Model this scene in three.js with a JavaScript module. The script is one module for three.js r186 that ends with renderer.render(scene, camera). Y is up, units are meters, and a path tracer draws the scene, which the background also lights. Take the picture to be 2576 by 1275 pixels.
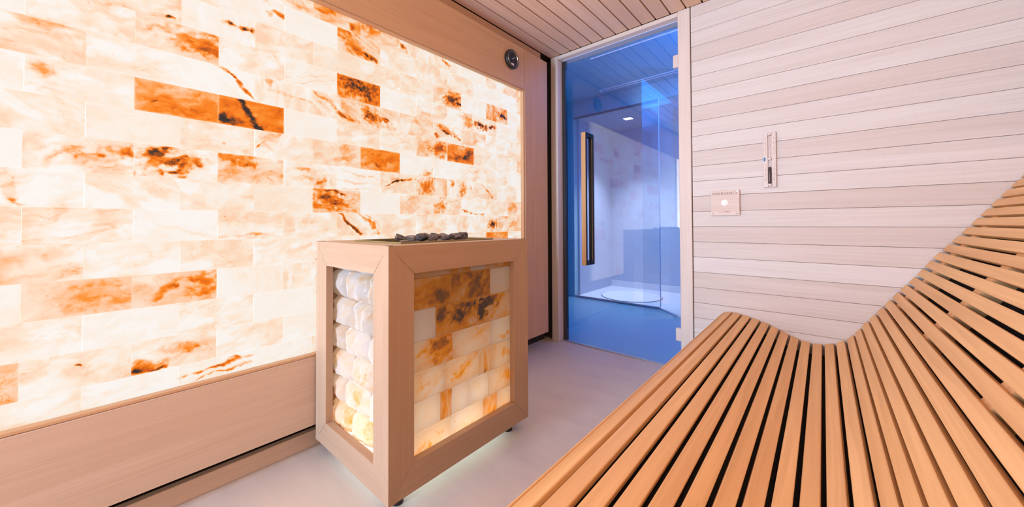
import * as THREE from 'three';
import { mergeGeometries } from 'three/addons/utils/BufferGeometryUtils.js';
import { RoundedBoxGeometry } from 'three/addons/geometries/RoundedBoxGeometry.js';
import { RectAreaLightUniformsLib } from 'three/addons/lights/RectAreaLightUniformsLib.js';
import { FontLoader } from 'three/addons/loaders/FontLoader.js';
import { TextGeometry } from 'three/addons/geometries/TextGeometry.js';

// ------------------------------------------------------------ camera, sky, exposure, large lights
RectAreaLightUniformsLib.init();
const scene = new THREE.Scene();
scene.background = new THREE.Color(0x05070a);
const FULL_H = 1451.46;
const camera = new THREE.PerspectiveCamera(2 * Math.atan(FULL_H / 2 / 905.176) * 180 / Math.PI, 2576 / FULL_H, 0.03, 60);
camera.setViewOffset(2576, FULL_H, 0, 176.46, 2576, 1275);
camera.position.set(0, 1, 0);
camera.rotation.set(0.863 * Math.PI / 180, 40.841 * Math.PI / 180, -0.2374 * Math.PI / 180, 'YXZ');
const renderer = new THREE.WebGLRenderer({ antialias: true });
renderer.toneMapping = THREE.LinearToneMapping;
renderer.toneMappingExposure = 1.0;
renderer.shadowMap.enabled = true;

const SALT_GLOW = 0.87, SALT_LIGHT = 0.6, SALT_LIGHT_ADDED = 4.6, ADDED_DOOR_LIGHT = 48.0, ADDED_DOOR_GLOW = 1.0, ADDED_BENCH_LIGHT = 3.5, ADDED_COVE_LIGHT = 24;
const BLUE_LIGHT = 7, BLUE_UP = 140, SHOWER_LIGHT = 17.0, HEATER_LAMP = 6.5, HEATER_UNDER = 0.45;
function areaLight(name, color, intensity, w, h, pos, look) {
  const l = new THREE.RectAreaLight(color, intensity, w, h);
  l.name = name; l.position.set(...pos); l.lookAt(...look); scene.add(l);
  return l;
}
const lin = (r, g, b) => new THREE.Color().setRGB(r, g, b);
// the back-lit salt wall, a glowing door added behind the camera, the blue corridor light, the shower downlight
areaLight('salt_wall_light', lin(1, 0.76, 0.55), SALT_LIGHT, 2.6, 1.56, [-1.706, 1.22, -0.79], [5, 1.22, -0.79]);
areaLight('salt_wall_light', lin(1, 0.76, 0.55), SALT_LIGHT_ADDED, 2.2, 1.56, [-1.706, 1.22, 1.72], [5, 1.22, 1.72]);  // stronger light of the unseen wall stretch added past the camera
areaLight('added_door_light', lin(0.47, 0.75, 1.12), ADDED_DOOR_LIGHT, 0.56, 2.0, [-1.39, 1.15, 2.945], [-1.39, 1.15, -5]);
areaLight('added_bench_light', lin(1, 0.74, 0.5), ADDED_BENCH_LIGHT, 0.09, 2.2, [0.42, 2.423, -0.5], [0.42, 0, -0.5]);  // added out of view to brighten the lounger
areaLight('added_cove_light', lin(1, 0.78, 0.68), ADDED_COVE_LIGHT, 0.07, 2.6, [1.235, 2.052, -0.7], [0.9, 3.0, -0.7]);  // added out of view to lift the ceiling
areaLight('corridor_light', lin(0.008, 0.26, 1), BLUE_LIGHT, 1.6, 0.5, [-1.0, 2.6, -3.45], [-1.0, 0, -3.45]);
{
  const spot = new THREE.SpotLight(lin(0.88, 0.86, 1), SHOWER_LIGHT, 0, 0.72, 0.9, 2);
  spot.name = 'shower_light'; spot.color.setRGB(0.80, 0.82, 1); spot.position.set(-2.02, 2.43, -4.80); spot.target.position.set(-2.0, 0, -4.78); spot.shadow.radius = 2.5; scene.add(spot, spot.target);
}

// ------------------------------------------------------------ helpers
let seedState = 1;
function seed(n) { seedState = (n * 2654435761) >>> 0 || 1; }
function rnd(a = 0, b = 1) {
  seedState = (seedState + 0x6d2b79f5) | 0;
  let t = Math.imul(seedState ^ (seedState >>> 15), 1 | seedState);
  t = (t + Math.imul(t ^ (t >>> 7), 61 | t)) ^ t;
  return a + (b - a) * (((t ^ (t >>> 14)) >>> 0) / 4294967296);
}
const PERM = new Float32Array(65536);
seed(77); for (let i = 0; i < 65536; i++) PERM[i] = rnd();
function vnoise(x, y) {
  const xi = Math.floor(x), yi = Math.floor(y), fx = x - xi, fy = y - yi;
  const u = fx * fx * (3 - 2 * fx), v = fy * fy * (3 - 2 * fy);
  const h = (a, b) => PERM[((a * 73) ^ (b * 4099) ^ ((a * 7919 + b * 104729) >> 3)) & 65535];
  const a = h(xi, yi), b = h(xi + 1, yi), c = h(xi, yi + 1), d = h(xi + 1, yi + 1);
  return a + (b - a) * u + (c - a) * v + (a - b - c + d) * u * v;
}
function fbm(x, y, o = 4) {
  let s = 0, a = 0.5, n = 0;
  for (let i = 0; i < o; i++) { s += a * vnoise(x, y); n += a; a *= 0.5; x = x * 2.03 + 17.3; y = y * 2.03 + 9.1; }
  return s / n;
}
const clamp = (x, a = 0, b = 1) => Math.min(b, Math.max(a, x));
const sstep = (a, b, x) => { const t = clamp((x - a) / (b - a)); return t * t * (3 - 2 * t); };
const names = {};
function numbered(n) { const k = names[n] = (names[n] ?? -1) + 1; return k ? `${n}_${String(k).padStart(3, '0')}` : n; }
function finish(o, parent) {
  o.traverse((c) => { if (c.isMesh) { c.castShadow = true; c.receiveShadow = true; } });
  (parent || scene).add(o);
  return o;
}
function group(name, pos = [0, 0, 0]) { const g = new THREE.Group(); g.name = numbered(name); g.position.set(...pos); scene.add(g); return g; }
function thing(name, label, category, pos, grp) {
  const g = group(name, pos); g.userData = { label, category, kind: 'thing' };
  if (grp) g.userData.group = grp;
  return g;
}
function structure(name, pos) { const g = group(name, pos); g.userData = { kind: 'structure' }; return g; }
// a part: geometry, material, parent, position; its name is repeated freely below its parent
function part(parent, name, geo, mat, pos, label) {
  const m = new THREE.Mesh(geo, mat); m.name = name; if (pos) m.position.set(...pos);
  if (label) m.userData.label = label;
  return finish(m, parent);
}
function tagPart(o, label) { o.userData.label = label; return o; }

// box with chamfered edges; uv in metres along the grain, divided by the size of the wood texture
const WU = 1.6, WV = 0.4;
function cbox(w, h, d, c = 0.002, grain = 'x', ou = rnd(0, 5), ov = rnd(0, 5)) {
  const H = [w / 2, h / 2, d / 2], pos = [], uv = [], g = 'xyz'.indexOf(grain);
  c = Math.min(c, H[0] * 0.6, H[1] * 0.6, H[2] * 0.6);
  const V = (s, ax) => [0, 1, 2].map((i) => s[i] * (i === ax ? H[i] : H[i] - c));
  const tri = (a, b, cc) => {
    const e1 = b.map((v, i) => v - a[i]), e2 = cc.map((v, i) => v - a[i]);
    const n = [e1[1] * e2[2] - e1[2] * e2[1], e1[2] * e2[0] - e1[0] * e2[2], e1[0] * e2[1] - e1[1] * e2[0]];
    if (n[0] * (a[0] + b[0] + cc[0]) + n[1] * (a[1] + b[1] + cc[1]) + n[2] * (a[2] + b[2] + cc[2]) < 0) [b, cc] = [cc, b];
    const m = n.map(Math.abs), ax = m.indexOf(Math.max(...m));
    for (const p of [a, b, cc]) {
      pos.push(...p);
      const rest = [0, 1, 2].filter((i) => i !== ax);
      const al = ax === g ? rest[0] : g, ac = rest.find((i) => i !== al);
      uv.push(p[al] / (ax === g ? 0.5 : WU) + ou, (p[ac] + (ax === 1 ? 0.37 : 0)) / WV + ov);
    }
  };
  const quad = (a, b, cc, dd) => { tri(a, b, cc); tri(a, cc, dd); };
  const S = [-1, 1];
  for (let ax = 0; ax < 3; ax++) for (const s of S) {
    const i = (ax + 1) % 3, j = (ax + 2) % 3, P = (x, y) => { const k = [0, 0, 0]; k[ax] = s; k[i] = x; k[j] = y; return V(k, ax); };
    quad(P(-1, -1), P(1, -1), P(1, 1), P(-1, 1));
  }
  for (let ax = 0; ax < 3; ax++) for (const s of S) for (const t of S) {
    const i = (ax + 1) % 3, j = (ax + 2) % 3, K = (x) => { const k = [0, 0, 0]; k[ax] = x; k[i] = s; k[j] = t; return k; };
    quad(V(K(-1), i), V(K(1), i), V(K(1), j), V(K(-1), j));
  }
  for (const a of S) for (const b of S) for (const e of S) tri(V([a, b, e], 0), V([a, b, e], 1), V([a, b, e], 2));
  const geo = new THREE.BufferGeometry();
  geo.setAttribute('position', new THREE.Float32BufferAttribute(pos, 3));
  geo.setAttribute('uv', new THREE.Float32BufferAttribute(uv, 2));
  geo.computeVertexNormals();
  return geo;
}
// board with an outline of its own (mitred ends): outline in (across, up), thickness towards +z
function outlineBoard(pts, thick, grainDir, ou = rnd(0, 5), ov = rnd(0, 5)) {
  const s = new THREE.Shape(pts.map((p) => new THREE.Vector2(...p)));
  const g = new THREE.ExtrudeGeometry(s, { depth: thick - 0.002, bevelEnabled: true, bevelSize: 0.001, bevelThickness: 0.001, bevelOffset: -0.0014, bevelSegments: 1 });
  const p = g.attributes.position, n = g.attributes.normal, uv = [];
  for (let i = 0; i < p.count; i++) {
    const x = p.getX(i), y = p.getY(i) + (Math.abs(n.getZ(i)) < 0.5 ? p.getZ(i) : 0);
    uv.push(...(grainDir === 'x' ? [x / WU + ou, y / WV + ov] : [y / WU + ou, x / WV + ov]));
  }
  g.setAttribute('uv', new THREE.Float32BufferAttribute(uv, 2));
  return g;
}

// ------------------------------------------------------------ textures and materials
function dataTex(w, h, fill, srgb = true) {
  const d = new Uint8Array(w * h * 4);
  for (let y = 0; y < h; y++) for (let x = 0; x < w; x++) {
    const c = fill(x, y), i = (y * w + x) * 4;
    d[i] = clamp(c[0], 0, 255); d[i + 1] = clamp(c[1], 0, 255); d[i + 2] = clamp(c[2], 0, 255); d[i + 3] = 255;
  }
  const t = new THREE.DataTexture(d, w, h, THREE.RGBAFormat);
  t.magFilter = t.minFilter = THREE.LinearFilter; t.wrapS = t.wrapT = THREE.RepeatWrapping;
  if (srgb) t.colorSpace = THREE.SRGBColorSpace;
  t.needsUpdate = true;
  return t;
}
// wood grain: streaks along u; blended across the seam so that it tiles
function woodTex(W, H, fine, contrast, off) {
  const f = (x, y) => {
    const u = x / W, v = y / H;
    const bend = (fbm(u * 2 + off, v * 3 + off, 3) - 0.5) * 0.10;
    const broad = fbm(u * 1.5 + off, (v + bend) * 14 + off, 3);
    const lines = fbm(u * 5 + off * 2, (v + bend) * fine, 3);
    const pores = vnoise(u * 90 + off, v * H * 0.9);
    return 1 - contrast * (0.55 * (broad - 0.5) * 2 + 0.6 * (lines - 0.5) * 2) - 0.05 * sstep(0.8, 1, pores);
  };
  return dataTex(W, H, (x, y) => {
    const a = 0.15 * W, b = 0.15 * H; let k = f(x, y);
    if (x < a) k = k * (x / a) + f(x + W, y) * (1 - x / a);
    if (y < b) k = k * (y / b) + f(x, y + H) * (1 - y / b);
    const l = clamp(k * 0.94, 0, 1);
    return [255 * Math.pow(l, 0.75), 255 * l, 255 * Math.pow(l, 1.25)];
  });
}
const WOOD_A = woodTex(1024, 512, 90, 0.065, 3.3), WOOD_B = woodTex(1024, 512, 60, 0.10, 41.7);
function wood(r, g, b, tex = WOOD_A, rough = 0.55) {
  return new THREE.MeshPhysicalMaterial({ color: lin(r, g, b), map: tex, roughness: rough, specularIntensity: 0.6 });
}
const tones = (r, g, b, spread, tex, rough) => [1, 1 - spread, 1 + spread * 0.6, 1 - spread * 1.7].map((k, i) => wood(Math.min(0.92, r * (1 + (k - 1) * 0.6)), Math.min(0.92, g * k), Math.min(0.92, b * (1 + (k - 1) * 1.25)), tex, rough));
const PLANK = tones(0.77, 0.72, 0.705, 0.065, WOOD_A, 0.5);
const CEIL = tones(0.90, 0.65, 0.50, 0.04, WOOD_A, 0.55);
const SLAT = tones(0.90, 0.545, 0.255, 0.05, WOOD_B, 0.45);
const PANEL = tones(0.72, 0.44, 0.25, 0.03, WOOD_A, 0.5);
const COOLLIT_BOARD = tones(0.70, 0.52, 0.40, 0.03, WOOD_A, 0.5);  // paler copy of the panel wood: cool light put into the colour
const HEATERWOOD = tones(0.51, 0.345, 0.235, 0.03, WOOD_A, 0.5);
const FRAMEWOOD = wood(0.82, 0.73, 0.68, WOOD_A, 0.5);
const std = (o) => new THREE.MeshPhysicalMaterial(o);
const DARKBACK = std({ color: lin(0.045, 0.032, 0.026), roughness: 0.95 });
const BLACK = std({ color: lin(0.012, 0.012, 0.013), roughness: 0.45 });
const CHROME = std({ color: lin(0.75, 0.74, 0.72), metalness: 1, roughness: 0.22 });
const BLUELIT_PLASTER = std({ color: lin(0.28, 0.54, 0.64), roughness: 0.9 });  // tinted blue: the corridor's blue light is put into the colour
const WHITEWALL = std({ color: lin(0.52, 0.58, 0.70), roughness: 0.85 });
const GLASS = std({ color: lin(0.93, 0.965, 0.985), transmission: 1, thickness: 0, roughness: 0, ior: 1.62 });
const GLASSEDGE = std({ color: lin(0.35, 0.5, 0.62), roughness: 0.15 });

// ------------------------------------------------------------ salt: an atlas of 256 x 128 cells, one per brick
const RAMP = [[0, 251, 248, 243], [0.12, 252, 241, 228], [0.24, 252, 231, 208], [0.36, 252, 214, 183], [0.48, 254, 184, 128], [0.58, 253, 150, 58], [0.68, 248, 124, 18], [0.78, 208, 95, 24], [0.88, 122, 68, 36], [1.0, 52, 45, 45]];
function ramp(d) {
  d = clamp(d);
  for (let i = 1; i < RAMP.length; i++) if (d <= RAMP[i][0]) {
    const a = RAMP[i - 1], b = RAMP[i], t = (d - a[0]) / (b[0] - a[0]);
    return [a[1] + (b[1] - a[1]) * t, a[2] + (b[2] - a[2]) * t, a[3] + (b[3] - a[3]) * t];
  }
  return [52, 45, 45];
}
class Atlas {
  constructor(size = 2048, cw = 256, ch = 128) {
    Object.assign(this, { size, cw, ch, n: 0, cols: size / cw, data: new Uint8Array(size * size * 4) });
    this.tex = new THREE.DataTexture(this.data, size, size, THREE.RGBAFormat);
    this.tex.magFilter = this.tex.minFilter = THREE.LinearFilter; this.tex.colorSpace = THREE.SRGBColorSpace; this.tex.needsUpdate = true;
  }
  get full() { return this.n >= this.cols * (this.size / this.ch); }
  // spec: b base, a cloudiness, ang streak direction (degrees), st streak sharpness, f blobs [x, y, rx, ry, angle, strength]
  add(spec, sd) {
    const { cw, ch, size } = this, cx = (this.n % this.cols) * cw, cy = Math.floor(this.n / this.cols) * ch;
    this.n++;
    const { b = 0.16, a = 0.14, ang = 15, st = 4, f = [], grit = 0 } = spec, A = ang * Math.PI / 180, ca = Math.cos(A), sa = Math.sin(A), o = sd * 13.37 % 800;
    const F = f.map(([x, y, rx, ry, an, s]) => [x * 2, y, rx * 2, ry, Math.cos(an * Math.PI / 180), Math.sin(an * Math.PI / 180), s]);
    for (let j = 0; j < ch; j++) for (let i = 0; i < cw; i++) {
      const u = (i + 0.5) / cw, v = (j + 0.5) / ch, U = u * 2;
      const w1 = fbm(U * 1.7 + o, v * 1.7 + o, 3) - 0.5, w2 = fbm(U * 1.7 + o + 50, v * 1.7 - o, 3) - 0.5, w3 = fbm(U * 8 + o, v * 8 + o, 3) - 0.5;
      const x = U + w1 * 0.34 + w3 * 0.05, y = v + w2 * 0.34 - w3 * 0.05, s = x * ca + y * sa, t = -x * sa + y * ca;
      const cloud = sstep(0.25, 0.75, fbm(x * 1.5 + o, y * 1.9 - o, 4)) - 0.5, streak = sstep(0.22, 0.78, fbm(s * 1.2 + o, t * st * 1.3 + o, 4)) - 0.5;
      const mott = fbm(x * 7 + o, y * 7 + o * 2, 3) - 0.5, veil = sstep(0.55, 0.72, fbm(s * 1.6 - o, t * 2.6 + o, 3));
      let d = b + a * (0.95 * cloud + 0.7 * streak + 0.55 * mott - 0.75 * veil) + 0.015 * (vnoise(u * 60 + o, v * 30) - 0.5);
      const crack = 1 - Math.abs(fbm(s * 2 + o + 9, t * 5 + o, 4) - 0.5) * 2; d += 0.6 * a * sstep(0.95, 1, crack) * sstep(0.4, 0.6, vnoise(x * 3 + o, y * 3));
      const speck = vnoise(u * 52 + o * 3, v * 26 + o); d += 0.3 * sstep(0.9, 1, speck) * sstep(0.62, 0.85, vnoise(u * 7 + o, v * 4));
      for (const [bx, by, rx, ry, c2, s2, k] of F) {
        const px = x - bx, py = y - by, q = Math.hypot((px * c2 + py * s2) / rx, (-px * s2 + py * c2) / ry);
        if (q > 2.4) continue;
        const e = q + w3 * 1.3 + (fbm(s * 3 + o + 5, t * st * 1.6 + o, 3) - 0.5) * 1.3 + 0.25 * mott;
        if (e < 1.4) d += k * (1.0 + 0.5 * mott + 0.2 * streak) * sstep(1.4, 0.15, e);
      }
      if (d > 0.68) d = 0.68 + (d - 0.68) * 0.74;
      if (grit) d += grit * (fbm(u * 24 + o, v * 12 + o, 3) - 0.5);
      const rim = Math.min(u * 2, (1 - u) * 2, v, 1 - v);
      if (d > 0.3) d = 0.3 + (d - 0.3) * (0.62 + 0.38 * sstep(0, 0.07 + 0.05 * w1, rim));  // paler edges: light through thin brick rims, painted into the texture
      const c = ramp(d), p = ((cy + j) * size + cx + i) * 4;
      this.data[p] = c[0]; this.data[p + 1] = c[1]; this.data[p + 2] = c[2]; this.data[p + 3] = 255;
    }
    const m = 1.5;
    return [(cx + m) / size, (cy + m) / size, (cw - 2 * m) / size, (ch - 2 * m) / size];
  }
}
// sets a brick's uv from two of its axes: fu(p), fv(p) in 0..1
function cellUV(geo, cell, fu, fv) {
  const p = geo.attributes.position, uv = geo.attributes.uv;
  for (let i = 0; i < p.count; i++) uv.setXY(i, cell[0] + cell[2] * clamp(fu(p, i)), cell[1] + cell[3] * clamp(fv(p, i)));
  return geo;
}

// ------------------------------------------------------------ the room
const BACK = -2.57, CEILING = 2.435, GLASSZ = -2.632, LEFT = -1.85, RIGHT = 1.32, NEAR = 3.0;
{ // floor: one poured resin surface, and a metal strip under the door
  seed(5);
  const resin = dataTex(512, 512, (x, y) => { const k = 236 + 14 * (fbm(x / 512 * 8, y / 512 * 8, 4) - 0.5) + 6 * (vnoise(x * 0.7, y * 0.7) - 0.5); return [k, k, k]; });
  const fm = std({ color: lin(0.73, 0.62, 0.555), map: resin, roughness: 0.42 });
  const f = new THREE.Mesh(cbox(RIGHT - LEFT + 0.3, 0.1, NEAR - GLASSZ + 0.12, 0.001), fm);
  f.name = 'floor'; f.position.set((RIGHT + LEFT) / 2, -0.05, (NEAR + GLASSZ) / 2 + 0.06); f.userData.kind = 'structure'; finish(f);
}
{ // ceiling boards running to the back wall, dark between them
  seed(11);
  const c = structure('ceiling');
  part(c, 'backing', cbox(RIGHT - LEFT + 0.3, 0.08, NEAR - BACK + 0.3, 0.001), DARKBACK, [(RIGHT + LEFT) / 2, CEILING + 0.06, (NEAR + BACK) / 2]);
  const pitch = 0.0997, x0 = -1.6725, len = NEAR - BACK;
  for (let k = -1; x0 + k * pitch < RIGHT; k++) {
    const a = x0 + k * pitch + 0.0045, b = k === -1 ? x0 - 0.0045 : x0 + (k + 1) * pitch - 0.0045, left = k === -1 ? -1.775 : a;
    part(c, 'board', cbox(b - left, 0.018, len, 0.0015, 'z'), CEIL[Math.floor(rnd(0, 3.99))], [(left + b) / 2, CEILING + 0.009, (NEAR + BACK) / 2]);
  }
}
{ // back wall: horizontal planks right of the door, left of the frame a near-black strip painted for the gap's shade
  seed(21);
  const w = structure('wall_back');
  const pitch = 0.0988, y0 = 0.3839 - 4 * pitch;
  part(w, 'backing', cbox(RIGHT + 0.66, CEILING + 0.02, 0.08, 0.001), std({ color: lin(0.24, 0.17, 0.14), roughness: 0.95 }), [(RIGHT - 0.645) / 2 + 0.0, CEILING / 2, BACK - 0.07]);
  part(w, 'backing', cbox(0.13, CEILING + 0.02, 0.08, 0.001), DARKBACK, [-1.85, CEILING / 2, BACK - 0.09]);
  const order = [0, 1, 2, 0, 1, 3, 3, 2, 1, 3, 0, 3, 2, 0, 1, 2, 0, 1, 2, 0, 2, 1, 0, 2, 1, 0];
  for (let k = 0; y0 + k * pitch < CEILING; k++) {
    const a = Math.max(0.004, y0 + k * pitch + 0.0007), b = Math.min(CEILING - 0.001, y0 + (k + 1) * pitch - 0.0007), x1 = -0.6475;
    part(w, 'plank', cbox(RIGHT - x1, b - a, 0.02, 0.0016, 'x'), PLANK[order[k % order.length]], [(RIGHT + x1) / 2, (a + b) / 2, BACK - 0.01]);
  }
}
{ // right and near walls, seen only from aside
  seed(31);
  const r = structure('wall_right');
  part(r, 'backing', cbox(0.08, CEILING, NEAR - BACK, 0.001), DARKBACK, [RIGHT + 0.06, CEILING / 2, (NEAR + BACK) / 2]);
  for (let k = 0; k * 0.1974 < CEILING; k++) {
    const a = k * 0.1974 + 0.001, b = Math.min(CEILING - 0.001, (k + 1) * 0.1974 - 0.001);
    part(r, 'plank', cbox(0.02, b - a, NEAR - BACK - 0.002, 0.002, 'z'), PLANK[k % 3], [RIGHT + 0.01, (a + b) / 2, (NEAR + BACK) / 2]);
  }
  const n = structure('wall_near'), wx0 = -1.705, wx1 = -1.075, wy1 = 2.2;
  const seg = (x0, x1, y0, y1) => part(n, 'panel', cbox(x1 - x0, y1 - y0, 0.1, 0.001, 'x'), PLANK[1], [(x0 + x1) / 2, (y0 + y1) / 2, NEAR + 0.05]);
  seg(LEFT, wx0, 0, CEILING); seg(wx1, RIGHT + 0.02, 0, CEILING); seg(wx0, wx1, wy1, CEILING);
  const dr = structure('added_door_2');  // unseen lit door, added to brighten the room
  const glow = std({ color: lin(0.8, 0.8, 0.82), emissive: lin(0.95, 0.92, 1), emissiveIntensity: ADDED_DOOR_GLOW, roughness: 0.6 });
  part(dr, 'added_light_pane', cbox(wx1 - wx0 - 0.002, wy1 - 0.012, 0.02, 0.001), glow, [(wx0 + wx1) / 2, wy1 / 2 + 0.004, NEAR + 0.06], 'glowing frosted pane added to light the room');
  for (const [x, y, ww, hh] of [[wx0 + 0.026, wy1 / 2, 0.05, wy1 - 0.012], [wx1 - 0.026, wy1 / 2, 0.05, wy1 - 0.012], [(wx0 + wx1) / 2, 0.035, wx1 - wx0 - 0.104, 0.05], [(wx0 + wx1) / 2, wy1 - 0.031, wx1 - wx0 - 0.104, 0.05]])
    part(dr, 'frame', cbox(ww, hh, 0.06, 0.003, ww > hh ? 'x' : 'y'), FRAMEWOOD, [x, y, NEAR + 0.02]);
}
{ // left wall: shell, soffit board above the salt, board below it, upright board beside it, plinth
  seed(41);
  const w = structure('wall_left');
  part(w, 'shell', cbox(0.1, CEILING + 0.1, NEAR - BACK + 0.2, 0.001), DARKBACK, [LEFT - 0.05, CEILING / 2, (NEAR + BACK) / 2 + 0.1]);
  part(w, 'recess_board', cbox(0.03, 0.16, NEAR + 2.43, 0.001, 'z'), PANEL[1], [-1.793, CEILING - 0.085, (NEAR - 2.43) / 2]);
  const X = -1.71, zr = -2.134, zl = NEAR - 0.002, t = 0.022, mid = (zr + zl) / 2;
  part(w, 'panel', cbox(t, 2.332 - 2.024, zl - zr - 0.002, 0.0015, 'z'), PANEL[0], [X - t / 2, (2.332 + 2.024) / 2, mid]);
  part(w, 'panel', cbox(t, 0.4155 - 0.1165, zl - zr - 0.002, 0.0015, 'z'), COOLLIT_BOARD[2], [X - t / 2, (0.4155 + 0.1165) / 2, mid]);
  part(w, 'panel', cbox(t, 2.332 - 0.1165, 0.292, 0.0015, 'y'), PANEL[0], [X - t / 2, (2.332 + 0.1165) / 2, -2.136 - 0.146]);
  part(w, 'panel', cbox(t, 2.024 - 0.4155, zl - 2.863, 0.0015, 'z'), PANEL[1], [X - t / 2, 1.22, (zl + 2.863) / 2]);
  part(w, 'plinth', cbox(0.03, 0.071, zl + 2.1, 0.0015, 'z'), COOLLIT_BOARD[1], [-1.77, 0.0358, (zl - 2.1) / 2]);
  part(w, 'top_board', cbox(0.1, 0.012, zl - zr + 0.29, 0.001, 'z'), PANEL[3], [-1.762, 2.322, mid - 0.145]);
}
{ // door frame: two posts and the lintel
  seed(51);
  const post = (n, x0, x1, z0, z1) => { const m = new THREE.Mesh(cbox(x1 - x0, CEILING - 0.002, z1 - z0, 0.003, 'y'), FRAMEWOOD); m.name = n; m.position.set((x0 + x1) / 2, CEILING / 2 - 0.001, (z0 + z1) / 2); m.userData.kind = 'structure'; return finish(m); };
  post('trim_1', -1.769, -1.700, -2.70, BACK + 0.004);
  post('trim_2', -0.7285, -0.6525, -2.70, BACK + 0.006);
  const l = new THREE.Mesh(cbox(0.970, 0.030, 0.13, 0.003, 'x'), FRAMEWOOD); l.name = 'trim_3'; l.position.set(-1.2145, CEILING - 0.0165, -2.636); l.userData.kind = 'structure'; finish(l);
  const s = new THREE.Mesh(cbox(0.034, CEILING - 0.035, 0.03, 0.002, 'y'), BLACK); s.name = 'trim_4'; s.position.set(-1.682, CEILING / 2 - 0.018, -2.652); s.userData.kind = 'structure'; finish(s);
}
{ // the glass door with its two hinges and the loop handle
  seed(61);
  const d = structure('door_1');
  part(d, 'glass_pane', new THREE.BoxGeometry(0.952, 2.388, 0.010), GLASS, [-1.2085, 1.206, GLASSZ]);
  part(d, 'top_edge_glint', cbox(0.952, 0.006, 0.014, 0.001), std({ color: lin(0.66, 0.70, 0.92), roughness: 0.3 }), [-1.2085, 2.4035, GLASSZ], 'pale strip painted as the lit top edge of the glass');  // lavender strip paints the light caught by the pane's top edge
  const hm = std({ color: lin(0.78, 0.64, 0.58), roughness: 0.35 });
  for (const y of [2.12, 0.237]) {
    const h = part(d, 'hinge', new RoundedBoxGeometry(0.062, 0.088, 0.034, 2, 0.006), hm, [-0.745, y, GLASSZ + 0.003], 'pale satin glass hinge');
    part(h, 'screw', new THREE.CylinderGeometry(0.006, 0.006, 0.004, 16).rotateX(Math.PI / 2), CHROME, [0.012, 0.02, 0.017]);
    part(h, 'screw', new THREE.CylinderGeometry(0.006, 0.006, 0.004, 16).rotateX(Math.PI / 2), CHROME, [0.012, -0.02, 0.017]);
  }
  const hw = wood(0.72, 0.45, 0.22, WOOD_B, 0.5), y0 = 0.664, y1 = 1.737, xb = -1.452;
  const handle = part(d, 'handle', mergeGeometries([cbox(0.040, y1 - y0, 0.022, 0.002, 'y').translate(0, 0, -0.002), cbox(0.040, 0.034, 0.05, 0.002).translate(0, (y1 - y0) / 2 - 0.017, -0.03), cbox(0.040, 0.034, 0.05, 0.002).translate(0, -(y1 - y0) / 2 + 0.017, -0.03)]), BLACK, [xb, (y0 + y1) / 2, -2.572], 'black loop handle');
  const outer = part(d, 'handle', handle.geometry.clone().rotateY(Math.PI), BLACK, [xb, (y0 + y1) / 2, 2 * GLASSZ + 2.572], 'black loop handle on the corridor side');
  part(outer, 'grip', cbox(0.038, y1 - y0 - 0.002, 0.004, 0.001, 'y'), hw, [0, 0, -0.0112], 'wooden grip strip');
  part(outer, 'inlay', cbox(0.006, y1 - y0 - 0.07, 0.002, 0.0005, 'y'), hw, [0.012, 0, 0.0135], 'thin wooden inlay');
  part(handle, 'grip', cbox(0.038, y1 - y0 - 0.002, 0.004, 0.001, 'y'), hw, [0, 0, 0.0112], 'wooden grip strip');
  // sealing strip standing on the floor under the pane
  const sill = new THREE.Mesh(cbox(0.972, 0.008, 0.05, 0.002, 'x'), std({ color: lin(0.45, 0.5, 0.6), metalness: 0.6, roughness: 0.35 })); sill.name = 'trim_5'; sill.position.set(-1.2145, 0.0042, GLASSZ - 0.012); sill.userData.kind = 'structure'; finish(sill);
}
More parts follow.
